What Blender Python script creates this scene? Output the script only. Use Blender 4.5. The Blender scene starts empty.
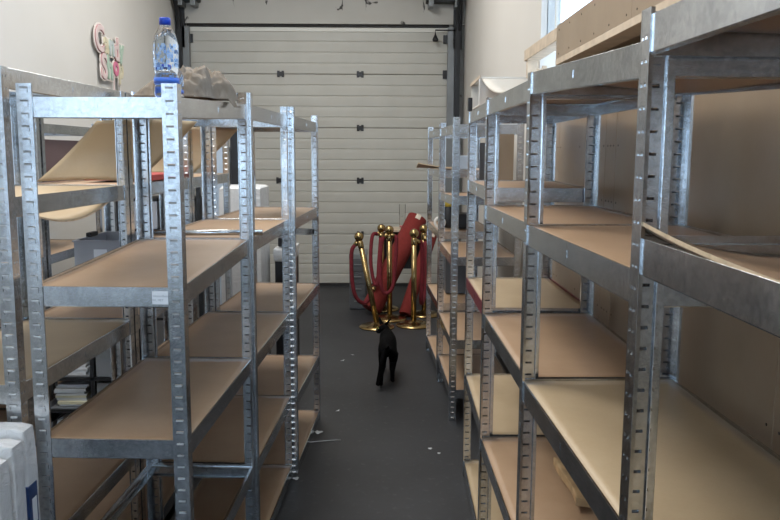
import bpy, bmesh, math, random
from mathutils import Vector, Matrix, Euler
random.seed(7)
C = bpy.context.scene.collection
R = math.radians
PI = math.pi

# ------------------------------------------------------------------ materials
def nt(name):
    m = bpy.data.materials.new(name); m.use_nodes = True
    t = m.node_tree
    return m, t, t.nodes['Principled BSDF']

def N(t, typ, **kw):
    n = t.nodes.new(typ)
    for k, v in kw.items():
        if k in n.inputs: n.inputs[k].default_value = v
        else: setattr(n, k, v)
    return n

def plain(name, col, rough=.5, metal=0., var=.0, scale=8., bump=0., spec=None, coat=0.):
    m, t, b = nt(name)
    b.inputs['Roughness'].default_value = rough
    b.inputs['Metallic'].default_value = metal
    b.inputs['Base Color'].default_value = (*col, 1)
    if spec is not None: b.inputs['Specular IOR Level'].default_value = spec
    if coat: b.inputs['Coat Weight'].default_value = coat
    if var or bump:
        tc = N(t, 'ShaderNodeTexCoord')
        nz = N(t, 'ShaderNodeTexNoise', Scale=scale, Detail=5.)
        t.links.new(tc.outputs['Object'], nz.inputs['Vector'])
        if var:
            rp = N(t, 'ShaderNodeValToRGB')
            rp.color_ramp.elements[0].position = .3; rp.color_ramp.elements[1].position = .7
            rp.color_ramp.elements[0].color = tuple(max(0, c*(1-var)) for c in col)+(1,)
            rp.color_ramp.elements[1].color = tuple(min(1, c*(1+var)) for c in col)+(1,)
            t.links.new(nz.outputs['Fac'], rp.inputs['Fac'])
            t.links.new(rp.outputs['Color'], b.inputs['Base Color'])
        if bump:
            bp = N(t, 'ShaderNodeBump', Strength=bump, Distance=.01)
            t.links.new(nz.outputs['Fac'], bp.inputs['Height'])
            t.links.new(bp.outputs['Normal'], b.inputs['Normal'])
    return m

def galvanised(name, c0, c1, rough=.36):
    m, t, b = nt(name)
    tc = N(t, 'ShaderNodeTexCoord')
    vo = N(t, 'ShaderNodeTexVoronoi', Scale=110., feature='SMOOTH_F1', Smoothness=.6)
    nz = N(t, 'ShaderNodeTexNoise', Scale=7., Detail=5., Roughness=.6)
    oi = N(t, 'ShaderNodeObjectInfo')
    ad = N(t, 'ShaderNodeVectorMath', operation='ADD')
    t.links.new(tc.outputs['Object'], ad.inputs[0]); t.links.new(oi.outputs['Location'], ad.inputs[1])
    t.links.new(ad.outputs[0], vo.inputs['Vector']); t.links.new(ad.outputs[0], nz.inputs['Vector'])
    sep = N(t, 'ShaderNodeSeparateColor'); t.links.new(vo.outputs['Color'], sep.inputs['Color'])
    mx = N(t, 'ShaderNodeMath', operation='MULTIPLY_ADD'); mx.inputs[1].default_value = .22
    t.links.new(sep.outputs['Red'], mx.inputs[0])
    m2 = N(t, 'ShaderNodeMath', operation='MULTIPLY'); m2.inputs[1].default_value = .78
    t.links.new(nz.outputs['Fac'], m2.inputs[0]); t.links.new(m2.outputs[0], mx.inputs[2])
    rp = N(t, 'ShaderNodeValToRGB')
    rp.color_ramp.elements[0].position = .3; rp.color_ramp.elements[1].position = .7
    rp.color_ramp.elements[0].color = (*c0, 1); rp.color_ramp.elements[1].color = (*c1, 1)
    t.links.new(mx.outputs[0], rp.inputs['Fac']); t.links.new(rp.outputs['Color'], b.inputs['Base Color'])
    rr = N(t, 'ShaderNodeMapRange'); rr.inputs['To Min'].default_value = rough-.07; rr.inputs['To Max'].default_value = rough+.09
    t.links.new(mx.outputs[0], rr.inputs['Value']); t.links.new(rr.outputs['Result'], b.inputs['Roughness'])
    n3 = N(t, 'ShaderNodeTexNoise', Scale=230., Detail=3., Roughness=.7)
    t.links.new(ad.outputs[0], n3.inputs['Vector'])
    bp = N(t, 'ShaderNodeBump', Strength=.16, Distance=.0016)
    t.links.new(n3.outputs['Fac'], bp.inputs['Height']); t.links.new(bp.outputs['Normal'], b.inputs['Normal'])
    b.inputs['Metallic'].default_value = 1.
    return m

def board_mat(name, c0, c1, rough=.42):
    m, t, b = nt(name)
    tc = N(t, 'ShaderNodeTexCoord')
    oi = N(t, 'ShaderNodeObjectInfo')
    ad = N(t, 'ShaderNodeVectorMath', operation='ADD')
    t.links.new(tc.outputs['Object'], ad.inputs[0]); t.links.new(oi.outputs['Location'], ad.inputs[1])
    nz = N(t, 'ShaderNodeTexNoise', Scale=3.2, Detail=6., Roughness=.6)
    n2 = N(t, 'ShaderNodeTexNoise', Scale=160., Detail=2.)
    t.links.new(ad.outputs[0], nz.inputs['Vector']); t.links.new(ad.outputs[0], n2.inputs['Vector'])
    a = N(t, 'ShaderNodeMath', operation='MULTIPLY_ADD'); a.inputs[1].default_value = .18
    t.links.new(n2.outputs['Fac'], a.inputs[0]); t.links.new(nz.outputs['Fac'], a.inputs[2])
    rp = N(t, 'ShaderNodeValToRGB')
    rp.color_ramp.elements[0].position = .38; rp.color_ramp.elements[1].position = .78
    rp.color_ramp.elements[0].color = (*c0, 1); rp.color_ramp.elements[1].color = (*c1, 1)
    t.links.new(a.outputs[0], rp.inputs['Fac']); t.links.new(rp.outputs['Color'], b.inputs['Base Color'])
    b.inputs['Roughness'].default_value = rough
    return m

M = {}
M['galv'] = galvanised('galvanised_steel', (.46, .49, .52), (.72, .75, .78), .18)
M['galv_red'] = plain('red_reflection_steel', (.16, .025, .035), .45, .3, .2, 12)  # red reflection on galvanised beams, put into the base colour
M['board_brown'] = board_mat('hardboard_brown', (.37, .245, .15), (.46, .315, .205))
M['board_pale'] = board_mat('hardboard_pale', (.43, .325, .20), (.51, .40, .262))
M['board_edge'] = plain('hardboard_edge', (.62, .48, .32), .7, 0, .15, 40)
M['panel'] = board_mat('panel_hardboard', (.265, .203, .143), (.32, .248, .178), .36)
M['wall'] = plain('wall_paint', (.56, .545, .515), .75, 0, .03, 1.3, .05)
M['ceil'] = plain('ceiling_paint', (.55, .54, .52), .8, 0, .03, 2)
M['door'] = plain('door_paint', (.44, .435, .40), .5, 0, .05, 3, .03)
M['door_rim'] = plain('door_edge_strip', (.62, .62, .58), .5)
M['black'] = plain('black_steel', (.018, .02, .024), .45, .2)
M['blackrub'] = plain('black_rubber', (.012, .012, .013), .7)
M['greyst'] = plain('grey_steel', (.20, .215, .225), .45, .4, .1, 6)
M['timber'] = plain('pine_timber', (.52, .43, .33), .6, 0, .14, 14, .1)
M['wood'] = plain('raw_wood', (.50, .34, .18), .65, 0, .25, 18, .2)
M['white_card'] = plain('white_card', (.72, .71, .68), .6, 0, .03, 5)
M['brass'] = plain('polished_brass', (.36, .26, .12), .24, 1., .12, 10)
M['velvet'] = plain('red_velvet', (.13, .006, .014), .85, 0, .2, 30, .1)
M['carpet'] = plain('red_carpet', (.165, .017, .014), .95, 0, .12, 40, .3)
M['carpet_back'] = plain('carpet_backing', (.62, .55, .46), .9, 0, .1, 40)
M['fur'] = plain('black_fur', (.0025, .0025, .003), .85, 0, .4, 60, .4, .06)
M['eye'] = plain('cat_eye', (.25, .22, .05), .15)
M['cloth'] = plain('beige_linen', (.185, .152, .118), .95, 0, .1, 35, .25)
M['greyplastic'] = plain('grey_plastic', (.36, .38, .43), .5, 0, .03, 4)
M['darkgrey'] = plain('dark_grey_plastic', (.07, .075, .085), .5, 0, .08, 4)
M['filegrey'] = plain('file_box_grey', (.20, .215, .235), .5, 0, .06, 4)
M['bluegrey'] = plain('blue_grey_board', (.42, .50, .60), .6, 0, .03, 4)
M['redcard'] = plain('red_card', (.38, .05, .045), .6, 0, .05, 6)
M['curv'] = plain('pale_sheet', (.50, .47, .42), .6, 0, .03, 5)
M['paper'] = plain('paper_white', (.60, .62, .64), .7, 0, .06, 20)
M['paper_y'] = plain('paper_cream', (.66, .63, .46), .7, 0, .06, 20)
M['label'] = plain('label_white', (.80, .83, .88), .5)
M['ink'] = plain('label_ink', (.38, .42, .47), .6)
M['blueprint'] = plain('blue_print', (.02, .05, .16), .4)
M['capblue'] = plain('cap_blue', (.008, .05, .42), .35)
M['bandblue'] = plain('band_blue', (.03, .13, .55), .4)
M['yellow'] = plain('yellow_plastic', (.55, .40, .06), .5)
M['screw'] = plain('screw_head', (.05, .045, .04), .4, .7)
M['stud'] = plain('zinc_rivet', (.75, .77, .80), .3, .9)

# plastic wrap
def wrap_mat():
    m, t, b = nt('white_plastic_wrap')
    tc = N(t, 'ShaderNodeTexCoord')
    nz = N(t, 'ShaderNodeTexNoise', Scale=14., Detail=7., Roughness=.65, Distortion=1.2)
    t.links.new(tc.outputs['Object'], nz.inputs['Vector'])
    bp = N(t, 'ShaderNodeBump', Strength=.7, Distance=.02)
    t.links.new(nz.outputs['Fac'], bp.inputs['Height']); t.links.new(bp.outputs['Normal'], b.inputs['Normal'])
    b.inputs['Base Color'].default_value = (.70, .71, .72, 1); b.inputs['Roughness'].default_value = .25
    return m
M['wrap'] = wrap_mat()

def clear_mat(name, col, rough=.02, ior=1.2):
    m, t, b = nt(name)
    b.inputs['Base Color'].default_value = (*col, 1); b.inputs['Roughness'].default_value = rough
    b.inputs['Transmission Weight'].default_value = 1.; b.inputs['IOR'].default_value = ior
    return m
M['pet'] = clear_mat('clear_bottle_plastic', (.80, .89, 1.), .05, 1.25)
M['filmblue'] = plain('bottle_label_film', (.30, .45, .78), .35, 0, .5, 40)
M['thinglass'] = clear_mat('thin_glass', (.97, .97, .96), .0, 1.03)
M['glass'] = clear_mat('window_glass', (.97, .99, 1.), 0., 1.02)
M['tint3'] = clear_mat('grey_window_glass', (.58, .60, .62), 0., 1.02)
M['tint'] = clear_mat('tinted_window_glass', (.70, .74, .78), 0., 1.02)

def floor_mat():
    m, t, b = nt('dark_floor')
    tc = N(t, 'ShaderNodeTexCoord')
    n1 = N(t, 'ShaderNodeTexNoise', Scale=1.1, Detail=7., Roughness=.62)
    n2 = N(t, 'ShaderNodeTexNoise', Scale=26., Detail=4.)
    t.links.new(tc.outputs['Object'], n1.inputs['Vector']); t.links.new(tc.outputs['Object'], n2.inputs['Vector'])
    r1 = N(t, 'ShaderNodeValToRGB')
    r1.color_ramp.elements[0].position = .35; r1.color_ramp.elements[1].position = .72
    r1.color_ramp.elements[0].color = (.013, .0143, .0182, 1); r1.color_ramp.elements[1].color = (.029, .0315, .037, 1)
    t.links.new(n1.outputs['Fac'], r1.inputs['Fac'])
    r2 = N(t, 'ShaderNodeValToRGB')
    r2.color_ramp.elements[0].position = .60; r2.color_ramp.elements[1].position = .80
    r2.color_ramp.elements[0].color = (0, 0, 0, 1); r2.color_ramp.elements[1].color = (1, 1, 1, 1)
    t.links.new(n2.outputs['Fac'], r2.inputs['Fac'])
    mx = N(t, 'ShaderNodeMix', data_type='RGBA')
    t.links.new(r2.outputs['Color'], mx.inputs[0]); t.links.new(r1.outputs['Color'], mx.inputs[6])
    mx.inputs[7].default_value = (.055, .056, .06, 1)
    t.links.new(mx.outputs[2], b.inputs['Base Color'])
    b.inputs['Roughness'].default_value = .55
    bp = N(t, 'ShaderNodeBump', Strength=.12, Distance=.004)
    t.links.new(n2.outputs['Fac'], bp.inputs['Height']); t.links.new(bp.outputs['Normal'], b.inputs['Normal'])
    return m
M['floor'] = floor_mat()

def concrete_mat():
    m, t, b = nt('stained_concrete')
    tc = N(t, 'ShaderNodeTexCoord')
    n1 = N(t, 'ShaderNodeTexNoise', Scale=2., Detail=6.)
    n2 = N(t, 'ShaderNodeTexNoise', Scale=7., Detail=3., Distortion=.6)
    mp = N(t, 'ShaderNodeMapping'); mp.inputs['Scale'].default_value = (1, 1, .6)
    t.links.new(tc.outputs['Object'], n1.inputs['Vector'])
    t.links.new(tc.outputs['Object'], mp.inputs['Vector']); t.links.new(mp.outputs[0], n2.inputs['Vector'])
    r1 = N(t, 'ShaderNodeValToRGB')
    r1.color_ramp.elements[0].color = (.40, .395, .37, 1); r1.color_ramp.elements[1].color = (.50, .49, .46, 1)
    t.links.new(n1.outputs['Fac'], r1.inputs['Fac'])
    r2 = N(t, 'ShaderNodeValToRGB')
    r2.color_ramp.elements[0].position = .655; r2.color_ramp.elements[1].position = .69
    r2.color_ramp.elements[0].color = (0, 0, 0, 1); r2.color_ramp.elements[1].color = (1, 1, 1, 1)
    t.links.new(n2.outputs['Fac'], r2.inputs['Fac'])
    mx = N(t, 'ShaderNodeMix', data_type='RGBA')
    t.links.new(r2.outputs['Color'], mx.inputs[0]); t.links.new(r1.outputs['Color'], mx.inputs[6])
    mx.inputs[7].default_value = (.05, .048, .045, 1)
    t.links.new(mx.outputs[2], b.inputs['Base Color']); b.inputs['Roughness'].default_value = .8
    return m
M['concrete'] = concrete_mat()

# ------------------------------------------------------------------ mesh helpers
class MB:
    def __init__(s): s.bm = bmesh.new(); s.mats = []
    def mi(s, mat):
        if mat is None: return 0
        if mat not in s.mats: s.mats.append(mat)
        return s.mats.index(mat)
    def face(s, vs, mat=None, smooth=False):
        try: f = s.bm.faces.new(vs)
        except ValueError: return None
        f.material_index = s.mi(mat); f.smooth = smooth
        return f
    def box(s, a, b, mat=None, mtx=None, bevel=0.):
        pts = [(x, y, z) for z in (a[2], b[2]) for y in (a[1], b[1]) for x in (a[0], b[0])]
        vs = [s.bm.verts.new(mtx @ Vector(p) if mtx else p) for p in pts]
        fs = [s.face([vs[i] for i in q], mat) for q in ((0, 2, 3, 1), (4, 5, 7, 6), (0, 1, 5, 4), (2, 6, 7, 3), (0, 4, 6, 2), (1, 3, 7, 5))]
        if bevel:
            es = set(e for f in fs if f for e in f.edges)
            r = bmesh.ops.bevel(s.bm, geom=list(es), offset=bevel, segments=2, affect='EDGES', profile=.6)
            if mat:
                for f in r['faces']: f.material_index = s.mi(mat)
        return s
    def tube(s, pts, rad, n=10, mat=None, cap=True):
        pts = [Vector(p) for p in pts]; rings = []
        prev = None
        for i, p in enumerate(pts):
            d = (pts[min(i+1, len(pts)-1)]-pts[max(i-1, 0)]).normalized()
            ref = prev if prev is not None else (Vector((0, 0, 1)) if abs(d.z) < .9 else Vector((1, 0, 0)))
            u = (ref-d*ref.dot(d)).normalized(); v = d.cross(u); prev = u
            r = rad[i] if isinstance(rad, (list, tuple)) else rad
            rings.append([s.bm.verts.new(p+u*math.cos(2*PI*k/n)*r+v*math.sin(2*PI*k/n)*r) for k in range(n)])
        for a, b in zip(rings, rings[1:]):
            for k in range(n): s.face([a[k], a[(k+1) % n], b[(k+1) % n], b[k]], mat, True)
        if cap: s.face(rings[0][::-1], mat); s.face(rings[-1], mat)
        return s
    def lathe(s, prof, n=24, mat=None, mtx=None):
        rings = []
        for r, z in prof:
            if r < 1e-6: v = s.bm.verts.new(mtx @ Vector((0, 0, z)) if mtx else (0, 0, z)); rings.append([v])
            else:
                ring = []
                for k in range(n):
                    p = Vector((r*math.cos(2*PI*k/n), r*math.sin(2*PI*k/n), z))
                    ring.append(s.bm.verts.new(mtx @ p if mtx else p))
                rings.append(ring)
        for a, b in zip(rings, rings[1:]):
            for k in range(n):
                k2 = (k+1) % n
                if len(a) == 1 and len(b) == 1: continue
                if len(a) == 1: s.face([a[0], b[k2], b[k]], mat, True)
                elif len(b) == 1: s.face([a[k], a[k2], b[0]], mat, True)
                else: s.face([a[k], a[k2], b[k2], b[k]], mat, True)
        return s
    def sheet(s, fn, nu, nv, thick, mat=None, emat=None, nrm=(0, 0, 1)):
        """solid sheet: fn(u,v)->Vector for the top face, thickness away from nrm"""
        n = Vector(nrm)*thick
        T = [[s.bm.verts.new(Vector(fn(i/nu, j/nv))) for j in range(nv+1)] for i in range(nu+1)]
        B = [[s.bm.verts.new(T[i][j].co-n) for j in range(nv+1)] for i in range(nu+1)]
        for i in range(nu):
            for j in range(nv):
                s.face([T[i][j], T[i+1][j], T[i+1][j+1], T[i][j+1]], mat, True)
                s.face([B[i][j], B[i][j+1], B[i+1][j+1], B[i+1][j]], mat, True)
        e = emat or mat
        for i in range(nu):
            s.face([T[i][0], B[i][0], B[i+1][0], T[i+1][0]], e); s.face([T[i][nv], T[i+1][nv], B[i+1][nv], B[i][nv]], e)
        for j in range(nv):
            s.face([T[0][j], T[0][j+1], B[0][j+1], B[0][j]], e); s.face([T[nu][j], B[nu][j], B[nu][j+1], T[nu][j+1]], e)
        return s
    def mesh(s, name, mat=None):
        me = bpy.data.meshes.new(name)
        bmesh.ops.recalc_face_normals(s.bm, faces=s.bm.faces)
        s.bm.to_mesh(me); s.bm.free()
        for m in (s.mats or [mat]): me.materials.append(m)
        return me
    def build(s, name, mat=None, parent=None, loc=None, rot=None):
        return link(name, s.mesh(name, mat), parent, loc, rot)

def link(name, me, parent=None, loc=None, rot=None):
    o = bpy.data.objects.new(name, me); C.objects.link(o)
    if parent: o.parent = parent
    if loc: o.location = loc
    if rot: o.rotation_euler = rot
    return o
def bake(o):
    """apply modifiers -> a mesh, the object goes away"""
    bpy.context.view_layer.update()
    dg = bpy.context.evaluated_depsgraph_get()
    me = bpy.data.meshes.new_from_object(o.evaluated_get(dg))
    bpy.data.objects.remove(o)
    return me
def tag(o, label, cat, group=None, kind=None):
    o['label'] = label; o['category'] = cat
    if group: o['group'] = group
    if kind: o['kind'] = kind
    return o
def thing(name, label, cat, loc=(0, 0, 0), rot=(0, 0, 0), group=None):
    o = bpy.data.objects.new(name, None); C.objects.link(o)
    o.empty_display_size = .1
    o.location = loc; o.rotation_euler = rot
    return tag(o, label, cat, group)
def struct(o):
    o['kind'] = 'structure'; return o
def B(a, b, mat, bevel=0.): return MB().box(a, b, mat, None, bevel)

# ------------------------------------------------------------------ rack kit
UW, UY, PITCH = .041, .037, .0333
def upright_mesh(h, mirror):
    mb = MB(); bm = mb.bm
    rows = []; z = .022
    cuts = [0.]
    while z+.008 < h-.004:
        cuts += [z, z+.0055]; z += PITCH
    cuts.append(h)
    cache = {}
    def V(x, y, z):
        k = (round(x, 5), round(y, 5), round(z, 5))
        if k not in cache: cache[k] = bm.verts.new(((-x if mirror else x), y, z))
        return cache[k]
    colsA = [0, .010, .031, .036, UW]
    colsB = [0, .008, .012, .023, .027, UY]
    for i in range(len(cuts)-1):
        z0, z1 = cuts[i], cuts[i+1]; slot = i % 2 == 1
        for j in range(4):
            if slot and j == 1: continue
            x0, x1 = colsA[j], colsA[j+1]
            mb.face([V(x0, 0, z0), V(x1, 0, z0), V(x1, 0, z1), V(x0, 0, z1)])
        for j in range(5):
            if slot and j in (1, 3): continue
            y0, y1 = colsB[j], colsB[j+1]
            mb.face([V(0, y0, z0), V(0, y1, z0), V(0, y1, z1), V(0, y0, z1)])
    # folded returns at both free edges
    mb.face([V(UW, 0, 0), V(UW-.001, .006, 0), V(UW-.001, .006, h), V(UW, 0, h)])
    mb.face([V(0, UY, 0), V(.006, UY-.001, 0), V(.006, UY-.001, h), V(0, UY, h)])
    o = mb.build('upright_tmp', M['galv'])
    md = o.modifiers.new('s', 'SOLIDIFY'); md.thickness = .0014; md.offset = 0
    me0 = bake(o)
    # pressed lips of the slots and the little tongues beside them
    b2 = bmesh.new(); b2.from_mesh(me0)
    mb = MB(); mb.bm.free(); mb.bm = b2
    sg = -1 if mirror else 1
    z = .022; k = 0
    def awn(p, q, out):                        # louvre: slopes outward and down under the slot
        p, q, out = Vector(p), Vector(q), Vector(out)
        up_ = Vector((0, 0, .0042)); dn = Vector((0, 0, -.0004))
        v = [mb.bm.verts.new(x) for x in (p+up_, q+up_, q+out+dn, p+out+dn, p+dn, q+dn)]
        mb.face([v[0], v[1], v[2], v[3]]); mb.face([v[3], v[2], v[5], v[4]])
        mb.face([v[0], v[3], v[4]]); mb.face([v[1], v[5], v[2]])
    while z+.008 < h-.004:
        awn((sg*.0105, -.0006, z), (sg*.0305, -.0006, z), (0, -.0030, 0))
        xc, xd = sorted((sg*.0288, sg*.0305))
        mb.box((xc, -.0026, z-.010), (xd, .0005, z-.0012))
        for y0 in (.0084, .0234): awn((-sg*.0006, y0, z), (-sg*.0006, y0+.0032, z), (-sg*.0018, 0, 0))
        k += 1; z += PITCH
    # foot plate
    xa, xb = sorted((sg*.001, sg*.045))
    mb.box((xa, .001, 0), (xb, .045, .003))
    me = bpy.data.meshes.new('upright'); b2.to_mesh(me); b2.free()
    me.materials.append(M['galv'])
    return me
UPR = {}
def upright(h):
    if h not in UPR: UPR[h] = (upright_mesh(h, False), upright_mesh(h, True))
    return UPR[h]

BH = .055
def beam_mesh(length, mat):
    """runs along +y, outer face at x=0 looking to -x, top at z=0"""
    mb = MB()
    prof = [(.016, -.013), (.004, -.012), (.004, 0), (.0003, 0), (0, -.0004), (0, -BH+.002), (.001, -BH), (.013, -BH), (.013, -BH+.006)]
    ys = [0, length]
    g = [[mb.bm.verts.new((x, y, z)) for y in ys] for x, z in prof]
    for a, b in zip(g, g[1:]): mb.face([a[0], a[1], b[1], b[0]])
    o = mb.build('beam_tmp', mat)
    md = o.modifiers.new('s', 'SOLIDIFY'); md.thickness = .0012; md.offset = -1
    me0 = bake(o)
    b2 = bmesh.new(); b2.from_mesh(me0)
    mb = MB(); mb.bm.free(); mb.bm = b2
    c = length/2                                        # the pressed stiffener in the middle, and hook plates at the ends
    mb.box((-.0011, c-.0013, -.034), (.001, c+.0013, -.018))
    for y in (.0, length-.03): mb.box((.0012, y, -BH-.012), (.0028, y+.03, -.002))
    me = bpy.data.meshes.new('shelf_beam'); b2.to_mesh(me); b2.free()
    me.materials.append(mat)
    return me
BEAM = {}
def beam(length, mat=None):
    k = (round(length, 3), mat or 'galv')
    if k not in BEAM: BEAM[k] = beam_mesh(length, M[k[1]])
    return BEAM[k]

def board_mesh(w, l, mat, sag=.003, seed=0, corner=0., dip=0., twist=0.):
    rn = random.Random(seed); a, b2 = rn.uniform(0, 6), rn.uniform(.6, 1.4)
    def f(u, v):
        z = -sag*4*v*(1-v)*b2-.0008*math.sin(5*u+a)
        z += corner*max(0, (v-.45)/.55)**2*(1-u)**1.3          # one curled corner on the x=0 side, far end
        z -= dip*math.sin(PI*min(1, max(0, u)))**.6*(.35+.65*v) # bellied middle
        z += twist*(u-.5)*2*v
        return Vector((u*w, v*l, z))
    return MB().sheet(f, 14, 22, .006, M[mat], M['board_edge']).mesh('shelf_board')
BOARD = {}
def board(w, l, mat, key=0, **kw):
    k = (round(w, 3), round(l, 3), mat, key, tuple(sorted(kw.items())))
    if k not in BOARD: BOARD[k] = board_mesh(w, l, mat, seed=key, **kw)
    return BOARD[k]

RL, RW = .894, .425
def rack(label, loc, rz, h, levels, W=RW, L=RL, lean=0., h2=None, group='galvanised boltless storage racks'):
    """levels: (z_near, z_far, board material or None, options)"""
    t = thing('storage_rack', label, 'storage rack', loc, (0, lean, rz), group)
    a, b = upright(h)
    a2, b2 = upright(h2 or h)
    for me, x, y, r in ((a, 0, 0, 0), (b, W, 0, 0), (a2, W, L, PI), (b2, 0, L, PI)):
        link('upright', me, t, (x, y, 0), (0, 0, r))
    g = .0022
    for i, (zn, zf, bm_, op) in enumerate(levels):
        sl = math.atan2(zf-zn, L)
        ln = L-2*g
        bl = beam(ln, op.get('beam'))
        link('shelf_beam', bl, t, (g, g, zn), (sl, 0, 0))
        link('shelf_beam', bl, t, (W-g, L-g, zf), (-sl, 0, PI))
        sw = W-2*g
        bs = beam(sw)
        link('shelf_beam', bs, t, (g, L-g, zf), (0, 0, -PI/2))     # far end
        link('shelf_beam', bs, t, (W-g, g, zn), (0, 0, PI/2))      # near end
        if bm_:
            o = {k: v for k, v in op.items() if k not in ('beam', 'drop', 'over')}
            if op.get('over'):
                link('shelf_board', board(W-.005, L-.014, bm_, i % 3, **o), t, (.0025, .007, zn+.0062), (sl, 0, 0))
                continue
            me = board(W-.014, L-.014, bm_, i % 3, **o)
            link('shelf_board', me, t, (.007, .007, zn-.0045-op.get('drop', 0)), (sl, 0, 0))
    return t
def lv(*zs): return [(z, z2, m, o) for (z, z2, m, o) in zs]
def Lx(z, m='board_brown', d=0., d2=None, **o): return (z+d, z+(d if d2 is None else d2), m, o)

def place_left(label, ax, ay, deg, h, levels, W=RW, L=RL, h2=None):
    """ax, ay: near corner on the aisle side, which is the +x side"""
    a = R(deg)
    return rack(label, (ax-W*math.cos(a), ay+W*math.sin(a), 0), -a, h, levels, W, L, 0., h2)

LEFT = (1.835, 1.3326, .865, .4345, .0655)
place_left('nearest galvanised rack left of the aisle, bottle and beige cloth on top', -.5376, 2.0967, 2.2, 1.834,
     [Lx(LEFT[0], d=-.036, d2=0), Lx(LEFT[1], d=-.038, d2=0), Lx(LEFT[2]), Lx(LEFT[3], None), Lx(LEFT[4], None)], h2=1.878)
place_left('second galvanised rack left of the aisle, a loose tube on its shelf', -.4955, 2.9945, 2.37, 1.878,
     [Lx(LEFT[0], None), Lx(LEFT[1]), Lx(LEFT[2]), Lx(LEFT[3]), Lx(LEFT[4])])
place_left('galvanised rack at the far end of the left aisle row', -.4361, 3.8925, 2.97, 1.878,
     [Lx(LEFT[0]), Lx(LEFT[1]), Lx(LEFT[2]), Lx(LEFT[3], d=-.012, d2=-.025), Lx(LEFT[4]-.01)])

D = (1.879, 1.533, 1.013, .494, .10)
rackD = place_left('rack at the left picture edge behind the nearest rack, with a sagging pale shelf board', -1.005, 2.125, 2.3, 1.880,
     [Lx(D[0], None), Lx(D[1], None), Lx(D[2], 'board_pale'), Lx(D[3]), Lx(D[4])])
def sagging(u, v):
    return Vector((.008+u*(RW-.014), .008+v*(RL-.016), D[1]-.004-.088*(.12+.88*u**1.6)*math.sin(PI*min(1, .06+v*.94))**1.1))
MB().sheet(sagging, 10, 24, .005, M['board_pale'], M['board_edge']).build('shelf_board', None, rackD)
place_left('middle rack of the second left row, carrying the grey labelled bin and red flat box', -.968, 3.03, 1.12, 1.880,
     [Lx(D[0], None), Lx(D[1]), Lx(D[2]), Lx(D[3]), Lx(D[4])])
place_left('farthest rack of the second left row, behind the aisle racks with a red reflection painted on one beam level', -.950, 3.935, 1.12, 1.880,
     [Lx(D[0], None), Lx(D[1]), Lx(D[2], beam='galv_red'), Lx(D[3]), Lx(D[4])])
# third row along the left wall
W3 = (1.82, 1.42, 1.05, .62, .12)
place_left('nearer of two racks against the left wall, half hidden, white tag on top beam', -1.98, 3.70, .5, 1.85,
     [Lx(W3[0], None), Lx(W3[1], None), Lx(W3[2]), Lx(W3[3]), Lx(W3[4])])
place_left('farther of two racks against the left wall, deep behind the second row', -1.97, 4.615, .5, 1.85,
     [Lx(W3[0], None), Lx(W3[1]), Lx(W3[2]), Lx(W3[3]), Lx(W3[4])])

Q = (1.8542, 1.498, 1.0453, .5388, .0766)
rack('nearest rack on the right edge, its middle hardboard shelf curled up at one corner', (.412, .2967, 0), R(2.1), 1.864,
     [Lx(Q[0], 'board_brown', dip=.01), Lx(Q[1], 'board_brown', d=.0257, d2=.0352, corner=.022, dip=.045, over=True), Lx(Q[2], 'board_pale'), Lx(Q[3]), Lx(Q[4])])
rack('second rack on the right, pale wide shelf at waist height and wood block below', (.396, 1.2014, 0), R(1.22), 1.864,
     [Lx(Q[0], 'board_brown', d=-.029, d2=.010, twist=-.02, drop=.02), Lx(Q[1], 'board_brown', d=-.024, d2=-.027), Lx(Q[2], 'board_pale', d=.0035, d2=0), Lx(Q[3]), Lx(Q[4])])
rack('third rack on the right, brown shelf in the middle, before the beam with a painted red reflection', (.3915, 2.1222, 0), R(.306), 1.864,
     [Lx(Q[0]), Lx(Q[1], d=-.031, d2=-.035), Lx(Q[2], 'board_brown', d=-.005, d2=-.0035), Lx(Q[3]), Lx(Q[4], 'board_pale')])
rack('fourth rack on the right with a red reflection painted on a shelf beam, under the white carton', (.4011, 3.0353, 0), R(-1.17), 1.864,
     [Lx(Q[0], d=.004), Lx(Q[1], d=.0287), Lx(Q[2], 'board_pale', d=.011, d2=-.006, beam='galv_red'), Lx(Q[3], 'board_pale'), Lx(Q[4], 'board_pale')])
rack('rack past the gap on the right, its bright front upright standing alone', (.4164, 4.7407, 0), R(1.02), 1.872,
     [Lx(1.83, None), Lx(1.404, d2=-.02), Lx(1.032), Lx(.516), Lx(.20)])
rack('last rack on the right beside the red stanchion ropes, cluttered with small items', (.400, 5.645, 0), R(2.1), 1.872,
     [Lx(1.835, None), Lx(1.541), Lx(1.10), Lx(.574), Lx(.13)])

# ------------------------------------------------------------------ the setting
XL, XR, YD, ZC = -2.48, .975, 9.78, 4.3
struct(B((-3.2, -6.7, -.1), (2.4, 10.2, 0), M['floor']).build('floor'))
struct(B((-2.7, -6.7, ZC), (2.4, 10.2, ZC+.1), M['ceil']).build('ceiling'))
mb = MB()
LW0, LW1, LZ0, LZ1 = -3.7, -1.0, .9, 2.9
for y0, y1, z0, z1 in ((-6.7, LW0, 0, ZC), (LW1, 10.0, 0, ZC), (LW0, LW1, 0, LZ0), (LW0, LW1, LZ1, ZC)): mb.box((XL-.12, y0, z0), (XL, y1, z1), M['wall'])
struct(mb.build('wall_left'))
win3 = bpy.data.objects.new('window_3', None); C.objects.link(win3); struct(win3)
mb = MB()
for y in (LW0, (LW0+LW1)/2-.025, LW1-.05): mb.box((XL-.08, y, LZ0), (XL-.03, y+.05, LZ1), M['door_rim'])
for z in (LZ0, LZ1-.05): mb.box((XL-.08, LW0, z), (XL-.03, LW1, z+.05), M['door_rim'])
mb.build('window_frame', None, win3)
B((XL-.058, LW0, LZ0), (XL-.052, LW1, LZ1), M['tint3']).build('pane', None, win3)
struct(B((XR, 5.02, 0), (XR+.12, 10.0, ZC), M['wall']).build('wall_right'))
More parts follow.
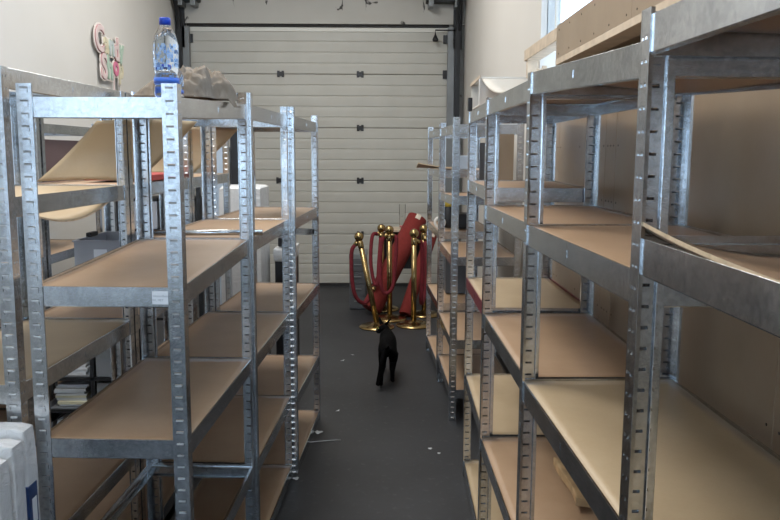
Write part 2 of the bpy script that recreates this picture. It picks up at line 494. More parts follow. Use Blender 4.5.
DX0, DX1 = -2.36, .79
mb = MB()
mb.box((DX0, YD+.05, 0), (DX1, YD+.06, 3.19), M['blackrub'])  # added black sheet, stops outside light showing through the door seams
mb.box((XL, YD-.06, 3.19), (XR, YD+.25, ZC), M['concrete'])
mb.box((XL, YD, 0), (-2.36, YD+.25, 3.19), M['concrete'])
mb.box((.79, YD, 0), (XR, YD+.25, 3.19), M['concrete'])
struct(mb.build('wall_back'))
mb = MB()
mb.box((XL, -6.6, 0), (1.2, -6.5, .9), M['wall']); mb.box((XL, -6.6, 3.9), (1.2, -6.5, ZC), M['wall'])
struct(mb.build('wall_front'))
win2 = bpy.data.objects.new('window_2', None); C.objects.link(win2); struct(win2)
mb = MB()
for x in (XL, -1.25, 0., 1.14): mb.box((x, -6.58, .9), (x+.06, -6.52, 3.9), M['door_rim'])
mb.box((XL, -6.58, .9), (1.2, -6.52, .96), M['door_rim']); mb.box((XL, -6.58, 3.84), (1.2, -6.52, 3.9), M['door_rim'])
mb.build('window_frame', None, win2)
B((XL, -6.553, .96), (1.2, -6.547, 3.84), M['glass']).build('pane', None, win2)
struct(B((1.02, -6.6, 0), (1.14, -1.62, ZC), M['wall']).build('wall_side'))
# sectional door
door = bpy.data.objects.new('door_1', None); C.objects.link(door); struct(door)
door.location = (0, YD, 0)
seams = [.035, .656, 1.322, 1.964, 2.606, 3.125]
DX0, DX1 = -2.36, .79
for k in range(5):
    z0, z1 = seams[k]+.002, seams[k+1]-.002
    n = 5 if k < 4 else 4
    prof = [(.045, z0), (.006, z0), (.0, z0+.008)]
    for j in range(1, n):
        z = z0+(z1-z0)*j/n
        prof += [(-.003, z-.07*(z1-z0)), (-.001, z-.010), (.007, z-.004), (.007, z+.001), (-.001, z+.006)]
    prof += [(-.002, z1-.012), (.004, z1-.002), (.045, z1)]
    mb = MB()
    g = [[mb.bm.verts.new((x, y, z)) for x in (DX0, DX1)] for y, z in prof]
    for a, b in zip(g, g[1:]): mb.face([a[0], a[1], b[1], b[0]])
    mb.face([q[0] for q in g]); mb.face([q[1] for q in g][::-1]); mb.face([g[0][0], g[0][1], g[-1][1], g[-1][0]])
    mb.build('door_section', M['door'], door)
B((DX0, .002, 0), (DX1, .05, .035), M['blackrub']).build('floor_seal', None, door)
B((DX0, -.014, 3.105), (DX1, .05, 3.155), M['door_rim'], .003).build('top_strip', None, door)
B((DX0, -.03, 3.157), (DX1, .05, 3.195), M['blackrub']).build('top_seal', None, door)
for x, z in ((-1.245, 2.606), (-.281, 2.606), (-.281, 1.964), (-1.275, 1.322), (-.281, 1.322), (-1.275, 1.964), (-.281, .656), (-1.275, .656)):
    h = MB()
    for dx in (-.042, .012): h.box((x+dx, -.012, z-.038), (x+dx+.030, .0, z+.038), M['black'], None, .002)
    h.box((x-.036, -.018, z-.026), (x+.036, -.004, z+.026), M['black'])
    h.build('hinge', None, door)
for s, x in ((1, DX0+.015), (-1, DX1-.015)):
    for z in (2.606, 1.964, 1.322, .656, 3.02):
        B((x-.055, -.03, z-.05), (x+.055, -.002, z+.05), M['black'], .004).build('roller_bracket', None, door)
# guides: steel angle post + track curving back under the ceiling
for nm, s, x in (('trim_1', -1, -2.37), ('trim_2', 1, .80)):
    mb = MB()
    mb.box((x-.03, YD-.10, 0), (x+.05, YD-.03, 3.15), M['greyst'])
    xx = x+.085 if s > 0 else x-.055
    mb.box((xx-.03, YD-.16, 0), (xx+.03, YD-.04, 3.10), M['black'])
    mb.box((xx-.05, YD-.10, 2.9), (xx+.055, YD-.02, ZC), M['black'])
    arc = [(xx, YD-.13, 2.7), (xx, YD-.13, 3.05)]
    for k in range(1, 9):
        a = k/8*PI/2; arc.append((xx, YD-.13-.5*(1-math.cos(a)), 3.05+.5*math.sin(a)))
    arc.append((xx, YD-3.4, 3.60))
    mb.tube(arc, .028, 6, M['black'])
    struct(mb.build(nm))
for nm, x0, x1 in (('trim_3', -2.44, -2.17), ('trim_4', .50, .93)):
    mb = MB(); mb.box((x0, YD-.22, 3.42), (x1, YD-.07, 3.62), M['black'], None, .01)
    mb.box((x0+.03, YD-.26, 3.36), (x0+.09, YD-.06, 3.66), M['greyst'], None, .006)
    mb.box((x1-.09, YD-.26, 3.36), (x1-.03, YD-.06, 3.66), M['greyst'], None, .006)
    struct(mb.build(nm))

# right partition: stud frame clad with hardboard, open above
PX = .90
part = bpy.data.objects.new('wall_partition', None); C.objects.link(part); struct(part)
ends = [-1.6, -.60, .60, 1.74, 3.07, 3.21, 4.06, 5.02]
for y0, y1 in zip(ends, ends[1:]):
    mb = MB(); mb.box((PX, y0+.002, 0), (PX+.012, y1-.002, 1.96 if y1 < 4.1 else 2.06), M['panel'])
    for k in range(9):
        for yy in (y0+.03, y1-.03, (y0+y1)/2):
            z = .15+k*.22
            mb.lathe([(0, -.0012), (.004, -.0012), (.004, .001)], 8, M['screw'], Matrix.Translation((PX, yy, z)) @ Matrix.Rotation(-PI/2, 4, 'Y') @ Matrix.Scale(-1, 4, (0, 0, 1)))
    mb.build('cladding_sheet', None, part)
BX = .868
for y0, y1 in ((-1.6, .40), (.40, 1.62), (1.62, 2.84), (2.84, 4.06)):
    mb = MB(); mb.box((BX, y0+.001, 2.125), (BX+.012, y1-.001, 2.292), M['panel'])
    for k in range(6):
        for zz in (2.15, 2.265):
            yy = y0+.06+(y1-y0-.12)*k/5
            mb.lathe([(0, -.0012), (.0045, -.0012), (.0045, .001)], 8, M['screw'], Matrix.Translation((BX, yy, zz)) @ Matrix.Rotation(-PI/2, 4, 'Y') @ Matrix.Scale(-1, 4, (0, 0, 1)))
    mb.build('upper_cladding_sheet', None, part)
mb = MB(); mb.box((1.24, -1.6, 1.83), (1.252, 4.06, 2.135), M['panel']); mb.box((.95, -1.6, 2.135), (1.252, 4.06, 2.147), M['panel'])
mb.box((PX+.013, -1.6, 1.82), (1.252, 4.06, 1.832), M['panel']); mb.box((PX+.013, 4.05, 1.83), (1.24, 4.06, 2.135), M['panel'])
mb.build('recess_light_block', None, part)  # closed box added behind the gap, keeps outside light out so it stays dark
mb = MB()
mb.box((BX+.012, -1.6, 2.235), (BX+.09, 4.06, 2.290), M['timber'])
mb.box((BX+.004, 4.06, 2.225), (BX+.09, 5.0, 2.290), M['timber'], None, .003)
mb.box((BX+.03, 4.06, 2.06), (BX+.12, 5.0, 2.10), M['timber'], None, .003)
mb.box((BX-.002, -1.6, 2.098), (BX+.09, 4.06, 2.127), M['timber'], None, .002)
for y in (4.95, 4.06, 2.84, 1.62, .40):
    mb.box((BX+.014, y-.02, 2.10), (BX+.08, y+.02, 2.235), M['timber'])
for y in (4.70, 4.55): mb.box((BX+.03, y-.012, 2.10), (BX+.055, y+.012, 2.15), M['timber'])
mb.build('timber_frame', None, part)
# glazed band above the partition
win = bpy.data.objects.new('window_1', None); C.objects.link(win); struct(win)
mb = MB()
for y in (-1.6, .05, 1.7, 3.35, 4.72): mb.box((1.0, y-.01, 2.29), (1.03, y+.01, ZC), M['door_rim'])
mb.box((.985, -1.6, 2.285), (1.05, 5.02, 2.30), M['door_rim'])
mb.build('window_frame', None, win)
B((1.012, -1.6, 2.3), (1.018, 5.02, ZC), M['tint']).build('pane', None, win)

# ------------------------------------------------------------------ things on the door wall
mb = MB()
mb.tube([(.92, YD-.10, 3.115), (.62, YD-.10, 3.117), (.62, YD-.10, 3.06)], .009, 8, M['black'])
mb.lathe([(0, -.05), (.03, -.045), (.037, -.02), (.026, .0), (.012, .03), (0, .03)], 14, M['black'], Matrix.Translation((.62, YD-.10, 3.03)))
tag(mb.build('pull_knob'), 'small black pull knob hanging from a rod at the top right of the roller door', 'door pull')
sw = thing('wall_switch', 'beige switch box with a black button on the left wall beside the door', 'switch', (XL, 9.30, 2.62))
B((0, -.05, -.02), (.045, .05, .22), M['carpet_back'], .006).build('housing', None, sw)
B((0, -.05, -.25), (.045, .05, -.03), M['door_rim'], .006).build('lower_housing', None, sw)
MB().lathe([(0, .012), (.035, .01), (.04, 0)], 16, M['black'], Matrix.Translation((.045, 0, -.1)) @ Matrix.Rotation(PI/2, 4, 'Y')).build('button', None, sw)

# ------------------------------------------------------------------ wall sign with lettering
def text_mesh(txt, size, ext, off):
    cu = bpy.data.curves.new('txt', 'FONT'); cu.body = txt; cu.size = size; cu.extrude = ext; cu.offset = off; cu.align_x = 'CENTER'
    cu.resolution_u = 4
    o = bpy.data.objects.new('txt', cu); C.objects.link(o)
    return bake(o)
colr = {}
for nm, c in (('pink', (.64, .52, .51)), ('red', (.42, .19, .20)), ('yellow', (.60, .55, .40)), ('green', (.38, .50, .41)), ('blue', (.50, .55, .56)), ('magenta', (.60, .16, .28)), ('cream', (.74, .68, .64))):
    colr[nm] = plain('sign_'+nm, c, .35)
sign = thing('wall_sign', 'colourful candy shop letter sign on a stick in front of the left wall', 'sign', (XL+.03, 7.25, 2.465), (PI/2, 0, PI/2))
sign.scale = (.97, .90, 1)
letters = [('C', -.255, .07, .34, 'pink', 'red'), ('a', -.10, .07, .29, 'yellow', 'yellow'), ('n', .05, .065, .29, 'blue', 'green'), ('d', .18, .03, .31, 'pink', 'red'), ('y', .32, .06, .29, 'green', 'green'),
           ('S', -.17, -.18, .33, 'pink', 'red'), ('h', -.02, -.17, .31, 'green', 'green'), ('o', .145, -.12, .27, 'magenta', 'red'), ('p', .285, -.13, .28, 'yellow', 'yellow')]
bk = bmesh.new()
for ch, x, y, s, c, oc in letters:
    me = text_mesh(ch, s, .004, .028); me.transform(Matrix.Translation((x, y, 0))); bk.from_mesh(me)
me = bpy.data.meshes.new('backing'); bk.to_mesh(me); bk.free(); me.materials.clear(); me.materials.append(colr['cream'])
link('backing', me, sign)
for ch, x, y, s, c, oc in letters:
    m1 = text_mesh(ch, s, .003, .013); m1.transform(Matrix.Translation((x, y, .006)))
    m2 = text_mesh(ch, s, .003, .0075); m2.transform(Matrix.Translation((x, y, .010)))
    b = bmesh.new(); b.from_mesh(m1); n1 = len(b.faces); b.from_mesh(m2); b.faces.ensure_lookup_table()
    for i, f in enumerate(b.faces): f.material_index = 0 if i < n1 else 1
    me = bpy.data.meshes.new('letter'); b.to_mesh(me); b.free(); me.materials.append(colr[oc]); me.materials.append(colr[c])
    link('letter', me, sign)
MB().tube([(.19, -.10, -.006), (.27, -.22, -.01), (.40, -.62, -.02)], .008, 8, colr['cream']).build('stick', None, sign)
MB().box((.10, -.30, .0), (.125, -.1, .006), colr['pink'], Matrix.Rotation(-.1, 4, 'Z')).build('streamer', None, sign)

# ------------------------------------------------------------------ on top of the nearest left rack
def bottle(label, loc, s, rz):
    t = thing('water_bottle', label, 'bottle', loc, (0, 0, rz), 'water bottles on the rack')
    r = .034
    prof = [(0, .004), (.02, .002), (.030, .0), (r, .008), (r, .03), (r-.002, .036), (r, .042), (r, .060), (r-.003, .068), (r-.003, .074), (r, .082), (r, .15),
            (r-.002, .158), (.029, .174), (.019, .192), (.0128, .200), (.0128, .206)]
    prof = [(a*s if 0 else a, z*s) for a, z in prof]
    MB().lathe(prof, 28, M['pet']).build('bottle_body', None, t)
    MB().lathe([(.0135, .202*s), (.0155, .203*s), (.0155, .218*s), (.0145, .2215*s), (0, .222*s)], 20, M['capblue']).build('cap', None, t)
    lb = MB()
    ring = [(r+.0006, .088*s), (r+.0006, .144*s)]
    n = 40
    for i in range(n):
        for j in range(6):
            if (i*7+j*5) % 6 in (0, 1, 3): continue
            z0 = .084*s+j*.011*s; z1 = z0+.0095*s
            a0, a1 = 2*PI*i/n, 2*PI*(i+.8)/n
            vs = [lb.bm.verts.new((math.cos(a)*(r+.0006), math.sin(a)*(r+.0006), z)) for a, z in ((a0, z0), (a1, z0), (a1, z1), (a0, z1))]
            lb.face(vs, M['filmblue'])
    lb.build('label_print', None, t)
    MB().lathe([(r+.0004, .042*s), (r+.0008, .042*s), (r+.0008, .057*s), (r+.0004, .057*s)], 28, M['bandblue']).build('label_band', None, t)
    return t
bottle('clear water bottle with blue cap standing upright on the nearest left rack', (-.600, 2.235, 1.803), .985, .4)
bottle('shorter water bottle half hidden right behind the tall one on the rack top', (-.614, 2.335, 1.807), .47, 2.)

# beige crumpled cloth
def cloth_fn():
    from mathutils import noise
    def f(u, v):
        x, y = (u-.5)*2, (v-.5)*2
        rr = 1.10+.10*noise.noise(Vector((3*math.atan2(y, x), 1.7, 0)))
        e = max(0, 1-(abs(x)*rr)**4.5) * max(0, 1-(abs(y)*rr)**4.5)
        p = Vector((x*1.6+.5*y, y*2.2-.3*x, 3.1))
        rid = 1-abs(noise.noise(p*1.2))*2.4                      # ridges between folds
        rid2 = 1-abs(noise.noise(p*2.9+Vector((4, 1, 0))))*2.4
        rid3 = 1-abs(noise.noise(p*6.5+Vector((4, 1, 7))))*2.4
        g = min(1, max(.40, .45+(u-.12)*1.7))*(1.05-.25*max(0, u-.7)*2)
        fold = abs(math.sin(4.2*x+2.6*y+2.2*noise.noise(p*.7)))
        h = e**.35*g*(.046+.018*rid+.014*rid2+.004*rid3+.026*fold)
        px = -.735+u*.205+.025*noise.noise(p+Vector((9, 0, 0)))+.02*y
        px += .035*math.exp(-((v-.66)/.09)**2)*u**7
        py = 2.38+v*.46+.03*noise.noise(p+Vector((0, 7, 0)))
        over = px-(-.5376+.0384*(py-2.0967)+.004)
        if over > 0: h -= min(.026, over*1.6)
        z = 1.806+.036*(py-2.0967)/.9+.006+(h if over > 0 else max(0, h))
        return Vector((px, py, z))
    return f
o = MB().sheet(cloth_fn(), 90, 90, .004, M['cloth']).build('linen_cloth')
tag(o, 'crumpled beige linen cloth heaped on top of the nearest left rack', 'cloth')

# price label on the beam of the nearest rack
a = R(2.2)
lab = thing('shelf_label', 'white paper label with two faint lines of text on the nearest rack beam', 'label', (-.598, 2.0967+.0044, 1.2665), (PI/2, 0, -a))
B((-.025, -.018, 0), (.025, .018, .0008), M['label']).build('label_paper', None, lab, (0, 0, .0))
for txt, x, y, s in (('Uitzendbaar', -.001, .002, .0088), ('WL MET', -.0095, -.0095, .0085)):
    me = text_mesh(txt, s, .0003, 0); me.transform(Matrix.Translation((x, y, .0012))); me.materials.clear(); me.materials.append(M['ink'])
    link('text_line', me, lab)

# tubes
tag(MB().tube([(-.90, 3.06, 1.346), (-.473, 3.085, 1.346)], .0115, 12, M['galv']).build('steel_tube'), 'loose galvanised tube lying across the second left rack shelf', 'tube')
mb = MB(); mtx = Matrix.Translation((-.70, 4.14, 1.255)) @ Matrix.Rotation(R(-18), 4, 'Z')
w = .016
for a0, b0 in (((0, -w, -w), (.34, w, -w+.002)), ((0, -w, w-.002), (.36, w, w)), ((0, -w, -w+.002), (.36, -w+.002, w-.002)), ((0, w-.002, -w+.002), (.36, w, w-.002))):
    mb.box(a0, b0, M['galv'], mtx)
tag(mb.build('square_tube'), 'square steel tube end poking into the aisle under the left rack shelf', 'tube')

# ------------------------------------------------------------------ leaning boards and goods in the left rows
def slant_board(label, y, seed):
    def f(u, v):
        x = -1.36+u*.385+v*.25
        z = 1.540+v*.236+.008*math.sin(PI*u)
        yy = y+.035*math.sin(PI*v*.9+.3)+.025*math.sin(2.4*u+seed)
        return Vector((x, yy, z))
    o = MB().sheet(f, 14, 14, .005, M['board_pale'], M['board_edge'], (0, -1, 0)).build('hardboard_sheet')
    return tag(o, label, 'board', 'slanting pale hardboard sheets')
slant_board('pale hardboard sheet slanting across the opening behind the nearest left rack', 3.105, 0)
slant_board('second pale slanting hardboard sheet, farther back behind the cluster of uprights', 4.02, 1.)

bn = thing('storage_bin', 'open grey storage bin with white labels on the second left row', 'bin', (-1.205, 3.62, D[2]+.001))
mb = MB(); w, d, h, k = .14, .20, .255, .004
mb.box((-w, -d, 0), (w, d, k), M['greyplastic'])
for a0, b0 in (((-w, -d, k), (w, -d+k, h)), ((-w, d-k, k), (w, d, h)), ((-w, -d+k, k), (-w+k, d-k, h)), ((w-k, -d+k, k), (w, d-k, h))): mb.box(a0, b0, M['greyplastic'])
mb.build('bin_body', None, bn)
mb = MB()
for a0, b0 in (((-w-.006, -d-.006, h), (w+.006, -d+k, h+.006)), ((-w-.006, d-k, h), (w+.006, d+.006, h+.006)), ((-w-.006, -d+k, h), (-w+k, d-k, h+.006)), ((w-k, -d+k, h), (w+.006, d-k, h+.006))): mb.box(a0, b0, M['greyplastic'])
mb.build('rim', None, bn)
B((-.055, -d-.0015, .13), (.002, -d, .222), M['label']).build('front_label', None, bn)
B((.085, -d-.0015, .15), (.128, -d, .235), M['label']).build('side_label', None, bn)
for s in (-1, 1):
    B((s*w*.95-.012, -.045, h+.004), (s*w*.95+.012, .045, h+.024), M['black'], .003).build('clip', None, bn)

tag(B((-1.30, 3.45, D[1]+.001), (-1.0, 3.88, D[1]+.027), M['redcard'], .004).build('flat_box'), 'flat red box lying on the top shelf behind the nearest left rack', 'box')
tag(B((-1.235, 5.75, 0), (-1.115, 6.15, 1.70), M['bluegrey'], .004).build('room_divider'), 'pale blue grey divider standing upright left of the black locker', 'divider')
lk = thing('locker', 'tall black locker standing behind the left racks in front of the roller door', 'locker', (-1.0, 5.75, 0))
B((-.105, 0, 0), (.01, .40, 1.86), M['darkgrey'], .006).build('locker_body', None, lk)
B((-.098, -.012, .05), (.003, -.001, 1.82), M['black'], .004).build('locker_door', None, lk)
B((-.02, -.03, .9), (-.008, -.012, 1.02), M['greyst'], .003).build('handle', None, lk)

def lumpy(name, a, b, seed, amp, mat, parent=None, res=10):
    from mathutils import noise
    mb = MB(); bm = mb.bm
    a, b = Vector(a), Vector(b)
    mb.box(a, b, mat)
    bmesh.ops.subdivide_edges(bm, edges=bm.edges[:], cuts=res, use_grid_fill=True)
    c = (a+b)/2; hs = (b-a)/2
    for v in bm.verts:
        q = v.co-c
        t = [q[i]/hs[i] for i in range(3)]
        k = sum(abs(x)**20 for x in t)**(1/20) if max(abs(x) for x in t) > 0 else 1
        n = noise.noise(v.co*9+Vector((seed, 0, 0)))*amp+abs(noise.noise(v.co*22+Vector((0, seed, 0))))*amp*.8
        dz = v.co.z-a.z
        d = Vector([x for x in t]).normalized()
        v.co = c+q/(k**.5)+d*n*(1 if dz > .01 else 0)
        v.co.z = max(v.co.z, a.z)
    for f in bm.faces: f.smooth = True
    o = mb.build(name, None, parent)
    o.data.set_sharp_from_angle(angle=R(38))
    return o
tag(lumpy('wrapped_stack', (-1.08, 5.2, 0), (-.808, 5.6, 1.435), 1, .008, M['wrap'], None, 14), 'tall white plastic wrapped stack standing behind the left aisle racks', 'wrapped goods')
pk = thing('black_crate', 'black crate covered with white plastic beside the tall white wrapped stack', 'crate', (-.71, 5.5, 0))
B((-.05, .0, 0), (.075, .4, .93), M['black'], .005).build('crate_body', None, pk)
lumpy('plastic_cover', (-.055, -.012, .90), (.08, .41, .985), 4, .008, M['wrap'], pk, 8)
tag(B((-.745, 5.56, .996), (-.665, 5.75, 1.06), M['black'], .01).build('black_case'), 'small black case on top of the plastic covered crate', 'case')

# wrapped panels at the bottom left
def wrapped_panel(label, x0, x1, y0, y1, h, seed, stripe=False):
    t = thing('wrapped_parcel', label, 'wrapped parcel', ((x0+x1)/2, (y0+y1)/2, 0), (0, 0, 0), 'plastic wrapped flat parcels')
    hx, hy = (x1-x0)/2, (y1-y0)/2
    lumpy('panel_body', (-hx, -hy, 0), (hx, hy, h), seed, .003, M['wrap'], t, 16)
    if stripe:
        MB().box((hx-.006, -hy-.004, .05), (hx+.0035, hy*.45, h-.16), M['blueprint']).build('printed_strip', None, t)
        B((hx+.0037, -hy*.6, h-.27), (hx+.0045, hy*.2, h-.20), M['label']).build('small_label', None, t)
    return t
wrapped_panel('white wrapped parcel rearmost in the bottom left stack, with a dark blue printed strip', -1.52, -.950, 2.02, 2.085, .925, 11, True)
wrapped_panel('white wrapped parcel in the middle of the bottom left stack', -1.50, -.950, 1.95, 2.01, .905, 12)
wrapped_panel('white wrapped parcel nearest the camera in the bottom left stack', -1.52, -.952, 1.87, 1.935, .885, 13)

# black shelf units with trays and boxes
def frame_unit(name, label, loc, w, d, h, shelves, rz=0., group=None):
    t = thing(name, label, 'shelf unit', loc, (0, 0, rz), group)
    for x in (0, w-.03):
        for y in (0, d-.03): B((x, y, 0), (x+.03, y+.03, h), M['black']).build('post', None, t)
    for z in shelves: B((.001, .001, z), (w-.001, d-.001, z+.02), M['black']).build('shelf', None, t)
    return t
lu = frame_unit('low_shelf_unit', 'low black shelf unit holding papers and grey boxes below the second left row', (-1.95, 4.40, 0), .45, .42, .62, (.04, .165, .355, .60))
B((.275, .001, .061), (.298, .03, .599), M['black']).build('middle_post', None, lu)
for i, (z, hh) in enumerate(((.376, .20), (.186, .155), (.061, .095))):
    t = thing('file_box', ('grey file box on the upper shelf of the low black unit', 'grey file box on the middle shelf of the low black unit', 'grey file box at the bottom of the low black unit')[i], 'file box', (-1.588, 4.60, z), (0, 0, 0), 'grey file boxes in the low black unit')
    B((-.056, -.19, 0), (.056, .2, hh), M['filegrey'], .005).build('box_body', None, t)
    B((-.03, -.193, hh*.55), (.03, -.1905, hh*.8), M['greyst']).build('label_holder', None, t)
def tray(label, loc, n, seed):
    t = thing('paper_tray', label, 'paper tray', loc, (0, 0, 0), 'paper trays in the low black unit')
    mb = MB(); w, d = .118, .19
    mb.box((-w, -d, 0), (w, d, .006), M['filegrey']); mb.box((-w, -d, .006), (-w+.005, d, .04), M['filegrey']); mb.box((w-.005, -d, .006), (w, d, .04), M['filegrey']); mb.box((-w+.005, d-.005, .006), (w-.005, d, .04), M['filegrey'])
    mb.build('tray_body', None, t)
    rn = random.Random(seed); z = .007
    for k in range(n):
        th = rn.uniform(.008, .02)
        mtx = Matrix.Translation((rn.uniform(-.012, .012), rn.uniform(-.02, .0), z)) @ Matrix.Rotation(rn.uniform(-.06, .06), 4, 'Z')
        MB().box((-.088, -.165, 0), (.088, .15, th), M['paper_y'] if k in (1, 3) and seed == 5 else M['paper'], mtx).build('paper_stack', None, t)
        z += th+.0005
    return t
tray('grey tray heaped with white and cream papers on the low black unit', (-1.80, 4.605, .186), 9, 5)
tray('upper grey tray with a few white papers on the low black unit', (-1.80, 4.605, .376), 4, 6)
tray('bottom grey tray with white papers on the low black unit', (-1.80, 4.605, .061), 4, 8)
frame_unit('tall_shelf_unit', 'black shelf unit with dark crates far back near the left wall', (-1.95, 5.75, 0), .62, .4, 1.46, (.08, .42, .76, 1.08, 1.42))
for i, (x, z, m_) in enumerate(((-1.78, 1.101, 'greyplastic'), (-1.50, 1.101, 'darkgrey'), (-1.78, .781, 'darkgrey'), (-1.50, .781, 'greyplastic'))):
    t = thing('plastic_crate', ('grey plastic crate, upper left in the black unit near the left wall', 'dark plastic crate, upper right in the black unit near the left wall', 'dark plastic crate, lower left in the black unit near the left wall', 'grey plastic crate, lower right in the black unit near the left wall')[i], 'crate', (x, 5.93, z), (0, 0, 0), 'crates in the tall black unit')
    B((-.125, -.15, 0), (.125, .18, .20), M[m_], .006).build('crate_body', None, t)
    B((-.13, -.155, .20), (.13, .185, .225), M['black'], .003).build('lid', None, t)
tag(B((-1.979, 4.10, 1.772), (-1.976, 4.17, 1.81), M['label']).build('beam_tag'), 'white tag hanging on the top beam of the rack by the left wall', 'tag')
tag(B((-2.37, 4.66, W3[1]+.002), (-2.0, 5.40, W3[1]+.31), plain('plum_card', (.12, .075, .075), .7), .004).build('cardboard_box'), 'dark plum cardboard box on the rack against the left wall', 'box')

# ------------------------------------------------------------------ right side goods
ct = thing('white_carton', 'open white carton lying on its side on top of the fourth right rack', 'carton', (.425, 3.52, 1.8695), (0, 0, R(-1)))
mb = MB(); k = .004
mb.box((0, 0, 0), (.20, .42, k), M['white_card']); mb.box((0, 0, .116), (.20, .42, .12), M['white_card'])
mb.box((0, 0, k), (.20, k, .116), M['white_card']); mb.box((0, .42-k, k), (.20, .42, .116), M['white_card']); mb.box((.196, k, k), (.20, .42-k, .116), M['white_card'])
mb.build('carton_body', None, ct)
mb = MB()
mb.box((-.006, -.006, .112), (0, .426, .126), M['timber']); mb.box((-.006, -.006, 0), (0, .006, .112), M['white_card'])
mb.build('front_edge', None, ct)
def cv(u, v):
    return Vector((.43+u*.22, 2.45+v*1.07, 1.862+.122*v-.055*math.sin(PI*v)*(.4+.6*v)))
tag(MB().sheet(cv, 4, 20, .005, M['curv']).build('curved_sheet'), 'thin pale sheet sagging from the white carton down to the third right rack top', 'sheet')
tag(B((.412, 3.875, 1.8625), (.432, 3.915, 1.925), M['black'], .003).build('small_block'), 'tiny black block on the far end of the fourth right rack top', 'block')

# wood block under the pale shelf
mb = MB()
def wb(u, v):
    return Vector((u*.06, v*.36, .045+.012*math.sin(3*v)))
mb.sheet(lambda u, v: Vector((.045*u+.010*math.sin(5*v)*(1-u), .34*v, .038-.010*abs(math.sin(3.3*v+.6*u)))), 6, 14, .027, M['wood'], M['wood'])
o = mb.build('wood_offcut', None, None, (.612, 2.36, Q[3]+.004), (0, 0, R(-2)))
tag(o, 'rough wooden offcut lying on the lower shelf of the second and third right racks', 'wood offcut')

# standing sheets on the rack past the gap
for i, (x0, x1, y, h, m_) in enumerate(((.705, .818, 4.97, .385, 'panel'), (.655, .69, 4.95, .36, 'greyplastic'), (.60, .64, 4.93, .33, 'darkgrey'))):
    o = B((x0, y, 1.394), (x1, y+.012, 1.394+h), M[m_], .001).build('standing_sheet')
    tag(o, ('wide brown hardboard sheet standing on the rack past the gap', 'narrow pale grey strip standing left of the brown sheet past the gap', 'narrow dark strip standing left of the grey one past the gap')[i], 'sheet', 'sheets standing on the rack past the gap')
def cb(u, v):
    return Vector((.27+u*.42, 6.0+v*.42, 1.548+.028*(1-u)**2*math.cos(2*v)-.01*math.sin(PI*u)+.012))
tag(MB().sheet(cb, 14, 6, .006, M['board_brown'], M['board_edge']).build('curled_board'), 'curled brown board poking out of the last right rack towards the door', 'board')
tp = thing('tape_roll', 'roll of white tape hanging on the last right rack near the ropes', 'tape roll', (.425, 5.88, 1.101+.035))
MB().lathe([(.026, -.012), (.045, -.012), (.045, .012), (.026, .012), (.026, -.012)], 24, M['white_card'], Matrix.Rotation(PI/2, 4, 'X') @ Matrix.Translation((0, .01, 0))).build('tape', None, tp)
yb = thing('yellow_jar', 'small dark jar with a yellow lid standing on the last right rack', 'jar', (.50, 5.95, 1.101))
MB().lathe([(0, 0), (.04, 0), (.042, .01), (.042, .14), (.03, .16), (.03, .17), (0, .17)], 18, M['black']).build('jar_body', None, yb)
MB().lathe([(.034, .16), (.038, .161), (.038, .215), (0, .217)], 18, M['yellow']).build('lid', None, yb)
for i, (x, y, z, w, d, h) in enumerate(((.62, 5.95, 1.101, .12, .2, .11), (.57, 6.2, .575, .16, .3, .30), (.60, 5.84, 1.542, .12, .2, .10))):
    tag(B((x-w/2, y-d/2, z), (x+w/2, y+d/2, z+h), M[('black', 'darkgrey', 'bluegrey')[i]], .006).build('small_box'), ('black box on the middle shelf of the last right rack', 'dark grey box on a low shelf of the last right rack', 'pale blue grey box on an upper shelf of the last right rack')[i], 'box', 'boxes on the last right rack')

# ------------------------------------------------------------------ stanchions, ropes, carpet
def G(p): return (p[0]*.99+.004, p[1]*.985, p[2])
def stanchion(label, base, top):
    base, top = G(base), G(top)
    t = thing('stanchion', label, 'stanchion', base, (0, 0, 0), 'brass rope stanchions')
    MB().lathe([(0, 0), (.168, 0), (.172, .006), (.170, .014), (.150, .026), (.090, .038), (.040, .046), (.030, .056), (0, .056)], 40, M['brass']).build('base', None, t)
    d = Vector(top)-Vector(base)
    p0 = Vector((0, 0, .045)); ax = (d-p0).normalized(); Ln = (d-p0).length
    mt = Matrix.Translation(p0) @ ax.to_track_quat('Z', 'Y').to_matrix().to_4x4()
    MB().lathe([(0, 0), (.0265, 0), (.0265, Ln-.08), (0, Ln-.08)], 20, M['brass'], mt).build('pole', None, t)
    MB().lathe([(0, Ln-.105), (.029, Ln-.105), (.0295, Ln-.10), (.0295, Ln-.062), (.026, Ln-.052), (.022, Ln-.03), (0, Ln-.03)], 20, M['brass'], mt).build('collar', None, t)
    pr = [(.045*math.sin(PI*k/12), Ln-.045*math.cos(PI*k/12)) for k in range(13)]
    MB().lathe(pr, 20, M['brass'], mt).build('ball', None, t)
    return t
s1 = ((-.06, 7.52, 0), (-.235, 7.60, .868)); s2 = ((.0, 8.42, 0), (-.02, 8.40, .875)); s3 = ((.068, 7.90, 0), (.060, 7.90, .905)); s4 = ((.300, 7.60, 0), (.298, 7.60, .90)); s5 = ((.43, 8.12, 0), (.415, 8.08, .90))
stanchion('leaning brass stanchion, leftmost of the group in front of the roller door', *s1)
stanchion('brass stanchion second from left, farthest back beside the dark cabinet', *s2)
stanchion('upright brass stanchion third from left, before the big red carpet roll', *s3)
stanchion('upright brass stanchion at the right front beside the last right rack', *s4)
stanchion('brass stanchion mostly hidden behind the last right rack upright', *s5)
